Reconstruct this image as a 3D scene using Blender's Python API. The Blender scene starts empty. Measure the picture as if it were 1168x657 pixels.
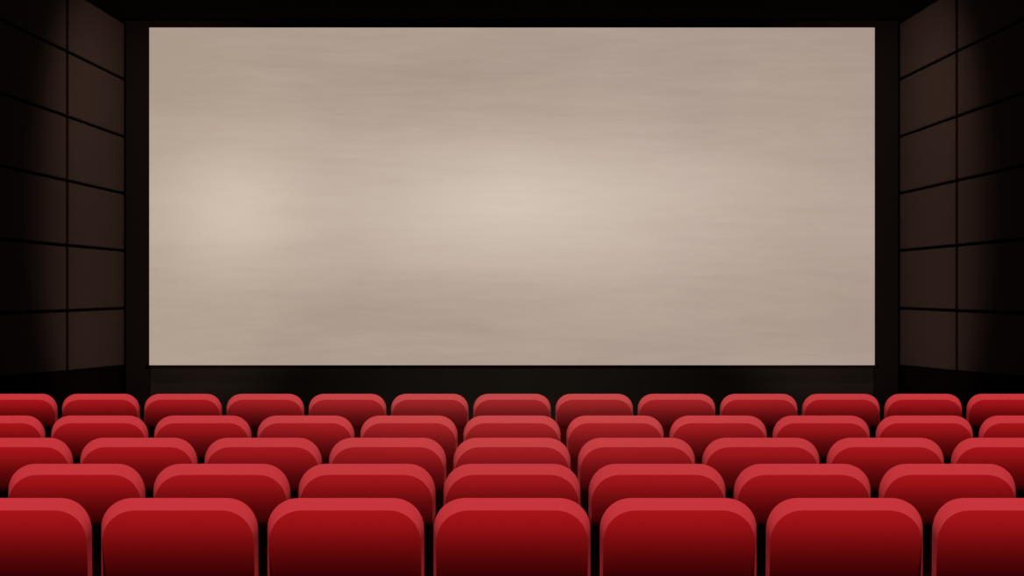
import bpy, math, random
from mathutils import Vector
random.seed(3)
scene = bpy.context.scene
COL = scene.collection
F = 1500.0            # focal length in pixels of the 1168 px wide photograph
EYE = 1.75
HOR = 331.0           # height of the horizon in the photograph
DS = 16.0             # distance of the cinema screen

# ------------------------------------------------------------ materials
def new_mat(name):
    m = bpy.data.materials.new(name); m.use_nodes = True
    nt = m.node_tree
    return m, nt, nt.nodes['Principled BSDF']

def fabric(name, col, rough=.9, spec=.1, var=.12, scale=60, bump=.0, sheen=0.0, haze_tint=None):
    m, nt, b = new_mat(name)
    tc = nt.nodes.new('ShaderNodeTexCoord'); n = nt.nodes.new('ShaderNodeTexNoise')
    n.inputs['Scale'].default_value = scale; n.inputs['Detail'].default_value = 4
    nt.links.new(tc.outputs['Object'], n.inputs['Vector'])
    mx = nt.nodes.new('ShaderNodeMix'); mx.data_type = 'RGBA'
    mx.inputs[6].default_value = tuple(c*(1-var) for c in col)+(1,)
    mx.inputs[7].default_value = tuple(min(1, c*(1+var)) for c in col)+(1,)
    nt.links.new(n.outputs['Fac'], mx.inputs[0])
    if haze_tint:                                   # screen glow haze painted into the mid rear seats (object colour, red channel)
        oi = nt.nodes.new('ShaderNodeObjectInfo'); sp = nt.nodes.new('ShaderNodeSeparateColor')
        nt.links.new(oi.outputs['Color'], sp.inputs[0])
        m2 = nt.nodes.new('ShaderNodeMix'); m2.data_type = 'RGBA'; m2.inputs[7].default_value = haze_tint+(1,)
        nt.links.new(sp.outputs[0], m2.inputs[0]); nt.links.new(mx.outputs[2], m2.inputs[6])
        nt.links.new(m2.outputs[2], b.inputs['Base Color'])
    else: nt.links.new(mx.outputs[2], b.inputs['Base Color'])
    b.inputs['Roughness'].default_value = rough
    b.inputs['Specular IOR Level'].default_value = spec
    if sheen:
        b.inputs['Sheen Weight'].default_value = sheen
    if bump:
        bp = nt.nodes.new('ShaderNodeBump'); bp.inputs['Strength'].default_value = bump
        bp.inputs['Distance'].default_value = .002
        nt.links.new(n.outputs['Fac'], bp.inputs['Height']); nt.links.new(bp.outputs[0], b.inputs['Normal'])
    return m

M_PANEL = fabric('red_velour', (.60, .0070, .010), var=.02, scale=40, haze_tint=(.47, .022, .026))
M_RIM = fabric('light_red_velour', (.67, .038, .047), var=.02, scale=40, haze_tint=(.56, .066, .066))
M_BACK = fabric('dark_red_velour', (.05, .0015, .002), var=.05, scale=40)
M_DARK = fabric('black_metal', (.003, .003, .003), rough=.7, spec=.05, var=.1)
M_ARM = fabric('black_vinyl', (.0025, .002, .002), rough=.9, spec=.02, var=.1)
M_WALL = fabric('black_wall_paint', (.030, .025, .021), spec=.0, var=.1, scale=3)
M_SIDE = fabric('black_wall_backing', (.004, .002, .002), spec=.0, var=.1, scale=3)
M_CEIL = fabric('black_ceiling_paint', (.006, .005, .004), spec=.0, var=.1, scale=3)
M_FLOOR = fabric('black_carpet', (.003, .003, .003), spec=0, var=.3, scale=200)
M_ACOU = fabric('brown_acoustic_fabric', (.034, .0235, .0205), spec=.0, var=.05, scale=25)
M_MASK = fabric('black_masking_cloth', (.012, .009, .0085), spec=0, var=.1)

def screen_material():
    m, nt, b = new_mat('projected_parchment')
    N, L = nt.nodes.new, nt.links.new
    tc = N('ShaderNodeTexCoord')
    sep = N('ShaderNodeSeparateXYZ'); L(tc.outputs['Object'], sep.inputs[0])   # metres on the screen, origin at its centre
    def math_(op, a, b_=None, c=None):
        n = N('ShaderNodeMath'); n.operation = op
        for i, v in enumerate((a, b_, c)):
            if v is None: continue
            if isinstance(v, (int, float)): n.inputs[i].default_value = v
            else: L(v, n.inputs[i])
        return n.outputs[0]
    def noise(sx, sz, scale, detail, rough=.55, off=0, dist=0.0):
        mp = N('ShaderNodeMapping'); L(tc.outputs['Object'], mp.inputs[0])
        mp.inputs['Scale'].default_value = (sx, 1, sz); mp.inputs['Location'].default_value = (off, off*.7, off*1.3)
        n = N('ShaderNodeTexNoise'); n.inputs['Scale'].default_value = scale; n.inputs['Detail'].default_value = detail
        n.inputs['Roughness'].default_value = rough; n.inputs['Distortion'].default_value = dist
        L(mp.outputs[0], n.inputs['Vector']); return n.outputs['Fac']
    X, Z = sep.outputs['X'], sep.outputs['Z']
    def blob(cx, cz, rx, rz, amp):
        dx = math_('MULTIPLY', math_('SUBTRACT', X, cx), 1/rx); dz = math_('MULTIPLY', math_('SUBTRACT', Z, cz), 1/rz)
        r2 = math_('ADD', math_('MULTIPLY', dx, dx), math_('MULTIPLY', dz, dz))
        return math_('MULTIPLY', math_('EXPONENT', math_('MULTIPLY', r2, -1)), amp)
    v = blob(-.1, -.1, 3.3, 1.15, .62)
    for bl in ((-3.35, -.2, .75, .66, .46), (.05, .02, 1.25, .60, .28), (1.5, -.25, 1.6, .7, .16), (-3.9, .1, 1.8, 1.1, .12),
               (-2.6, -1.3, 1.0, .35, -.06), (-.9, -1.35, 1.4, .35, -.16), (-1.0, 1.25, 1.6, .5, -.10),
               (4.0, -1.2, 1.3, .9, -.10), (-4.3, 1.5, 1.0, .9, -.14), (3.9, 1.4, 1.2, .9, -.12)):
        v = math_('ADD', v, blob(*bl))
    n1 = noise(.35, 2.2, 1.1, 5, .6, 3.1, .4); n2 = noise(.5, 5.0, 3.0, 6, .65, 9.3, .3); n3 = noise(.6, .9, .9, 3, .5, 5.7)
    v = math_('ADD', v, math_('MULTIPLY', math_('SUBTRACT', n1, .5), .36))
    v = math_('ADD', v, math_('MULTIPLY', math_('SUBTRACT', n2, .5), .27))
    v = math_('ADD', v, math_('MULTIPLY', math_('SUBTRACT', n3, .5), .25))
    v = math_('ADD', math_('MULTIPLY', v, .86), .07)
    cr = N('ShaderNodeValToRGB'); L(v, cr.inputs[0])
    def lin(c): return tuple(((x/255)/12.92 if x/255 < .04045 else ((x/255+.055)/1.055)**2.4) for x in c)+(1,)
    e = cr.color_ramp.elements
    e[0].position = 0; e[0].color = lin((171, 154, 139))
    e[1].position = 1; e[1].color = lin((218, 202, 185))
    k = e.new(.45); k.color = lin((196, 179, 163))
    k = e.new(.22); k.color = lin((184, 166, 151))
    # a slightly pinker tint to the right
    t = math_('MULTIPLY_ADD', X, .09, .35)
    t.node.use_clamp = True
    mx = N('ShaderNodeMix'); mx.data_type = 'RGBA'; mx.blend_type = 'MULTIPLY'
    L(t, mx.inputs[0]); L(cr.outputs[0], mx.inputs[6]); mx.inputs[7].default_value = (.96, .95, 1.01, 1)
    L(mx.outputs[2], b.inputs['Emission Color']); b.inputs['Emission Strength'].default_value = SCREEN_EMIT
    b.inputs['Base Color'].default_value = (.04, .035, .03, 1)
    b.inputs['Roughness'].default_value = 1; b.inputs['Specular IOR Level'].default_value = 0
    return m
SCREEN_EMIT = .96
M_SCREEN = screen_material()

# ------------------------------------------------------------ helpers
def mesh_obj(name, verts, faces, mat, parent=None, smooth=False):
    me = bpy.data.meshes.new(name); me.from_pydata([tuple(v) for v in verts], [], faces); me.update()
    me.materials.append(mat)
    if smooth:
        for p in me.polygons: p.use_smooth = True
    o = bpy.data.objects.new(name, me); COL.objects.link(o)
    if parent: o.parent = parent
    return o

class MB:
    def __init__(s): s.v, s.f = [], []
    def box(s, x0, x1, y0, y1, z0, z1):
        b = len(s.v)
        s.v += [(x, y, z) for x in (x0, x1) for y in (y0, y1) for z in (z0, z1)]
        s.f += [tuple(b+i for i in q) for q in ((0,1,3,2),(4,6,7,5),(0,4,5,1),(2,3,7,6),(0,2,6,4),(1,5,7,3))]
    def obj(s, name, mat, parent=None): return mesh_obj(name, s.v, s.f, mat, parent)

def bevel(o, w, seg=3, smooth=True):
    m = o.modifiers.new('bevel', 'BEVEL'); m.width = w; m.segments = seg; m.limit_method = 'ANGLE'
    if smooth:
        for p in o.data.polygons: p.use_smooth = True
        w2 = o.modifiers.new('normals', 'WEIGHTED_NORMAL'); w2.keep_sharp = True

# ------------------------------------------------------------ the room
def struct(o): o['kind'] = 'structure'; return o
CEIL = 5.03
def wall_x(d): return 4.715 + .032*(DS - d)          # the side walls close in slightly towards the screen

mb = MB(); mb.box(-6, 6, -1.5, 16.4, -.1, 0); struct(mb.obj('floor', M_FLOOR))
mb = MB(); mb.box(-5.6, 5.6, 8.0, 16.4, CEIL, CEIL+.12); struct(mb.obj('ceiling', M_CEIL))
mb = MB(); mb.box(-4.78, 4.78, 16.10, 16.3, 0, CEIL); struct(mb.obj('wall_front', M_WALL))
for side, s in (('left', -1), ('right', 1)):
    d0, d1 = -1.4, 16.10
    a, b = wall_x(d0)+.05, wall_x(d1)+.05
    pts = [(s*a, d0), (s*b, d1), (s*(b+.2), d1), (s*(a+.2), d0)]
    v = [(x, y, 0) for x, y in pts] + [(x, y, CEIL) for x, y in pts]
    struct(mesh_obj('wall_'+side, v, [(0,1,2,3),(4,5,6,7),(0,1,5,4),(1,2,6,5),(2,3,7,6),(3,0,4,7)], M_SIDE))

# acoustic panels on the side walls
lines = [4.989, 4.317, 3.619, 2.929, 2.233, 1.531, None]
rown = ['topmost', 'second from top', 'third from top', 'third from bottom', 'second from bottom', 'bottom']
def bottom(d): return .843 + .026*(DS - d)
G = .017
for side, s in (('left', -1), ('right', 1)):
    for c, (dn, df) in enumerate(((14.17, 15.99), (12.25, 14.09))):
        for r in range(6):
            def zt(d): return lines[r] - (G if r else 0)
            def zb(d): return (lines[r+1]+G) if lines[r+1] else bottom(d)
            t0, t1 = .006, .049
            v = []
            cy = (dn+df)/2; cx = s*wall_x(cy); cz = (zt(cy)+zb(cy))/2
            e = .010                                     # small bevelled edge
            for inset, off in ((0, -.049), (0, -.006), (e, 0.0)):
                for d, up in ((dn, 0), (df, 0), (df, 1), (dn, 1)):
                    dd = d + (inset if d == dn else -inset)
                    z = (zt(dd)-inset) if up else (zb(dd)+inset)
                    v.append((s*(wall_x(dd)-off) - cx, dd-cy, z-cz))
            f = [(8,9,10,11), (3,2,1,0)]
            for k in (0, 4):
                for i in range(4):
                    j = (i+1) % 4; f.append((k+i, k+j, k+4+j, k+4+i))
            o = mesh_obj('acoustic_panel', v, f, M_ACOU); o.location = (cx, cy, cz)
            o['label'] = ('square brown %s wall panel, %s, %s' %
                          (side, rown[r], 'column farther from the screen' if c else 'column beside the screen'))
            o['category'] = 'wall panel'
            o['group'] = 'brown acoustic panels on the %s wall' % side

# ------------------------------------------------------------ the screen
sc = bpy.data.objects.new('projection_screen', None); COL.objects.link(sc)
SX, SZ0, SZ1 = 4.413, .838, 4.945
cz = (SZ0+SZ1)/2; sc.location = (0, DS, cz)
sc['label'] = 'large wide blank beige cinema screen filling the dark front wall'; sc['category'] = 'screen'
hz = (SZ1-SZ0)/2
mb = MB(); mb.box(-SX, SX, 0, .012, -hz, hz); mb.obj('screen_fabric', M_SCREEN, sc)
mb = MB(); w, ws = .044, .285
for bx in ((-SX-ws, SX+ws, hz, hz+.08), (-SX-w, SX+w, -hz-w, -hz), (-SX-ws, -SX, -cz, hz), (SX, SX+ws, -cz, hz)):
    mb.box(bx[0], bx[1], .0, .06, bx[2], bx[3])
mb.obj('masking_border', M_MASK, sc)
for bx in (-3.6, -1.2, 1.2, 3.6):
    for bz in (-1.7, 1.7):
        mb = MB(); mb.box(bx-.06, bx+.06, .012, .098, bz-.1, bz+.1); mb.obj('wall_bracket', M_DARK, sc)

# ------------------------------------------------------------ the seats
NC = 14
def half_outline(hw, top, rx, ry, bot, rb, nv=26):
    """right half of a rounded shield, from the top edge down to the bottom edge"""
    pts = []
    p = 2.15
    for i in range(NC+1):
        a = math.pi/2*(1 - i/NC)
        pts.append((hw-rx+rx*math.cos(a)**(2/p), top-ry+ry*math.sin(a)**(2/p)))
    z0, z1 = top-ry, bot+rb
    for i in range(1, nv): pts.append((hw, z0+(z1-z0)*i/nv))
    for i in range(7):
        a = math.pi/2*i/6
        pts.append((hw-rb+rb*math.cos(a), bot+rb-rb*math.sin(a)))
    return pts

SLOPE = ((0, 10.5), (.05, 1.3), (.10, -10.7), (.15, -18.5), (.20, -23.7), (.235, -25.6), (.28, -31.5), (.9, -32.5))
def lean_table(k, floor=-90):
    """how far the padded back surface swings forward below its top: its slope turns steadily downward"""
    tab = [0.0]; du = .005
    for i in range(140):
        u = i*du/k
        for (a, ea), (b, eb) in zip(SLOPE, SLOPE[1:]):
            if u <= b or b > .8:
                e = ea+(eb-ea)*min(1, (u-a)/(b-a)); break
        if u < .26: e = max(e, floor)
        tab.append(tab[-1] - math.tan(math.radians(e))*du)
    def y(u):
        if u <= 0: return -math.tan(math.radians(10.5))*u
        j = u/du; i = min(int(j), len(tab)-2); return tab[i]+(tab[i+1]-tab[i])*(j-i)
    return y

def make_seat(k_):
    root = bpy.data.objects.new('cinema_seat', None); COL.objects.link(root)
    Y = lean_table(k_); YR = lean_table(k_, -5)
    HW, TOP, BOT = .2835, 1.0, .39
    DROP = .041
    inner = half_outline(HW-.0110, TOP-DROP, .122, .118, BOT+.02, .05)
    outer = half_outline(HW, TOP, .118, .118, BOT, .06)
    P = lambda x, z, off: (x, Y(TOP-DROP-z)+off, z)
    # rear panel (faces the viewer): strips from its left to its right edge
    v, f = [], []
    for x, z in inner: v += [P(-x, z, 0), P(x, z, 0)]
    for i in range(len(inner)-1): f.append((2*i, 2*i+1, 2*i+3, 2*i+2))
    rp = mesh_obj('back_panel', v, f, M_PANEL, root, True)
    # bevelled edge between panel and outline
    def depth(k):
        x, z = outer[k]; a, c = inner[k]
        return .001 + .022*min(1, max(0, (z-c)/DROP)) if z > TOP-.3 else .001
    v, f = [], []
    n = len(inner)
    ring = [(1, k) for k in range(n)] + [(-1, k) for k in range(n-1, -1, -1)]
    m = len(ring)
    for s, k in ring: v.append((s*inner[k][0], YR(TOP-DROP-inner[k][1]), inner[k][1]))
    for s, k in ring:
        x, z = outer[k]; yy = YR(TOP-DROP-inner[k][1]) + depth(k); v.append((s*x, yy, z))
    for i in range(m): j = (i+1) % m; f.append((i, m+i, m+j, j))
    b0 = len(v)                                             # the short inner wall down to the panel
    for s, k in ring: v.append((s*inner[k][0], YR(TOP-DROP-inner[k][1]), inner[k][1]))
    for s, k in ring: v.append(P(s*inner[k][0], inner[k][1], 0))
    for i in range(m): j = (i+1) % m; f.append((b0+i, b0+j, b0+m+j, b0+m+i))
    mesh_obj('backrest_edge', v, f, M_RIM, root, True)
    # body of the backrest with the padded front
    v, f = [], []
    crest = [(s*outer[k][0], YR(TOP-DROP-inner[k][1]) + depth(k), outer[k][1]) for s, k in ring]
    cxz = (0, (TOP+BOT)/2)
    prev = None
    for ins, dy in ((0, 0), (.006, .012), (.018, .04), (.034, .075), (.050, .10), (.075, .116), (.10, .120)):
        row = []
        for (x, y, z) in crest:
            sx = (HW-ins)/HW; hh = (TOP-BOT)/2; sz = (hh-ins*1.0)/hh
            nx, nz = x*sx, cxz[1]+(z-cxz[1])*sz
            drop = max(0, dy)*.22 if z > .7 else 0           # top falls away towards the screen
            row.append(len(v)); v.append((nx, y+dy, nz-drop))
        if prev:
            for i in range(m): j = (i+1) % m; f.append((prev[i], row[i], row[j], prev[j]))
        prev = row
    for i in range(n-1):                                     # close the front
        f.append((prev[i], prev[i+1], prev[m-2-i], prev[m-1-i]))
    mesh_obj('backrest', v, f, M_BACK, root, True)
    # folded tip-up cushion in front of the backrest
    mb = MB(); mb.box(-.255, .255, -.06, .06, -.15, .15)
    o = mb.obj('seat_cushion', M_ARM, root); bevel(o, .035, 4)
    o.location = (0, .41, .485); o.rotation_euler = (math.radians(-8), 0, 0)
    mb = MB(); mb.box(-.013, .013, 0, .24, -.02, .02)
    o = mb.obj('armrest', M_ARM, root); bevel(o, .010, 3); o.location = (.3, .26, .61)
    mb = MB(); mb.box(.289, .311, .28, .44, .015, .592); mb.box(.287, .313, .24, .50, 0, .02)
    mb.obj('side_support', M_DARK, root)
    mb = MB(); mb.box(-.284, .29, .29, .33, .425, .455); mb.box(-.2, -.16, .16, .3, .43, .50); mb.box(.16, .2, .16, .3, .43, .50)
    mb.obj('crossbar', M_DARK, root)
    return root

seat_near = make_seat(1.0)
seat_far = make_seat(.75)

def copy_tree(o, parent=None):
    c = o.copy(); COL.objects.link(c)
    if parent: c.parent = parent
    for ch in [x for x in bpy.data.objects if x.parent == o]: copy_tree(ch, c)
    return c

PITCH = .6
rows = [  # pixel pitch, pixel height of the top edge, seats each side of the middle, name
    (190.4, 568.0, 3, 'nearest row'),
    (166.2, 529.0, 3, 'second row from the camera'),
    (142.4, 499.3, 4, 'middle row of the five'),
    (117.9, 474.0, 5, 'second row from the screen'),
    (94.0, 449.2, 6, 'row closest to the screen')]
ordn = ['', 'next to', 'second', 'third', 'fourth', 'fifth', 'sixth']
used = set()
for ri, (pp, ty, n, rn) in enumerate(rows):
    proto = seat_near if ri == 0 else seat_far
    d = F*PITCH/pp
    top = EYE - (ty-HOR)/F*(d+.023)
    for k in range(-n, n+1):
        if proto not in used: o = proto; used.add(proto)
        else: o = copy_tree(proto)
        o.location = (k*PITCH, d, 0); o.scale = (1, 1, top)
        if k == 0: lab = 'red cinema seat in the exact middle of the %s' % rn
        else:
            side = 'left' if k < 0 else 'right'; a = abs(k)
            if a == n: lab = 'red cinema seat at the far %s end of the %s' % (side, rn)
            elif a == 1: lab = 'red cinema seat just %s of the middle one, %s' % (side, rn)
            else: lab = 'red cinema seat, %s to the %s of the middle one, %s' % (ordn[a], side, rn)
        if ri in (0, 2, 3) and abs(k) == n or (ri == 4 and abs(k) == n): lab = lab.replace('red cinema seat', 'cropped red cinema seat')
        o['label'] = lab
        haze = (0, .2, .5, .75, 1)[ri] * math.exp(-(k*pp/330)**2)  # strength of the painted screen glow haze, strongest mid rear row
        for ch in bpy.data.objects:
            if ch.parent == o: ch.color = (haze, haze, haze, 1)
        o['category'] = 'cinema seat'
        o['group'] = 'red cinema seats in the ' + rn

# ------------------------------------------------------------ light
def lamp(kind, name, loc, energy, color=(1, 1, 1), aim=None, **kw):
    L = bpy.data.lights.new(name, kind); L.energy = energy; L.color = color
    for k, v in kw.items(): setattr(L, k, v)
    o = bpy.data.objects.new(name, L); COL.objects.link(o); o.location = loc
    if aim: o.rotation_euler = (Vector(aim)-Vector(loc)).to_track_quat('-Z', 'Y').to_euler()
    return o
EL = math.radians(60)
lamp('SUN', 'house_light', (0, 0, 8), 3.05, aim=(0, math.cos(EL)*8, 8-8*math.sin(EL)), angle=math.radians(2))  # added sun for the seats, no such source in the hall
lamp('SPOT', 'projection_spill', (0, 0, 3.6), 420, (1, .86, .72), aim=(0, 12, 1.35), spot_size=math.radians(30), spot_blend=1.0, shadow_soft_size=.1)  # added unseen spot for the soft glow around the rear rows

for s in (-1, 1):  # added unseen spots that shape the falloff on the side panels
    lamp('SPOT', 'wall_washer', (s*2.4, 13.7, 4.98), 245, (1, .74, .62), aim=(s*4.73, 15.7, 3.0), spot_size=math.radians(95), spot_blend=1.0, shadow_soft_size=.03)
    lamp('SPOT', 'wall_washer', (s*2.4, 13.7, .15), 170, (1, .74, .62), aim=(s*4.73, 15.7, 2.3), spot_size=math.radians(95), spot_blend=1.0, shadow_soft_size=.03)
lamp('SPOT', 'floor_light', (0, 12.8, .12), 95, (1, .86, .74), aim=(0, 16, .45), spot_size=math.radians(110), spot_blend=1.0, shadow_soft_size=.03)  # added spot hidden behind the seats, glow on the wall below the screen
w = bpy.data.worlds.new('world'); scene.world = w; w.use_nodes = True
w.node_tree.nodes['Background'].inputs[0].default_value = (.5, .4, .4, 1)
w.node_tree.nodes['Background'].inputs[1].default_value = .0

# ------------------------------------------------------------ camera
cam = bpy.data.cameras.new('camera'); co = bpy.data.objects.new('camera', cam); COL.objects.link(co)
co.location = (0, 0, EYE); co.rotation_euler = (math.pi/2, 0, 0)
cam.sensor_width = 36; cam.lens = F/1168*36; cam.shift_y = (HOR-328.5)/1168
scene.camera = co
scene.view_settings.view_transform = 'Standard'
scene.view_settings.look = 'None'
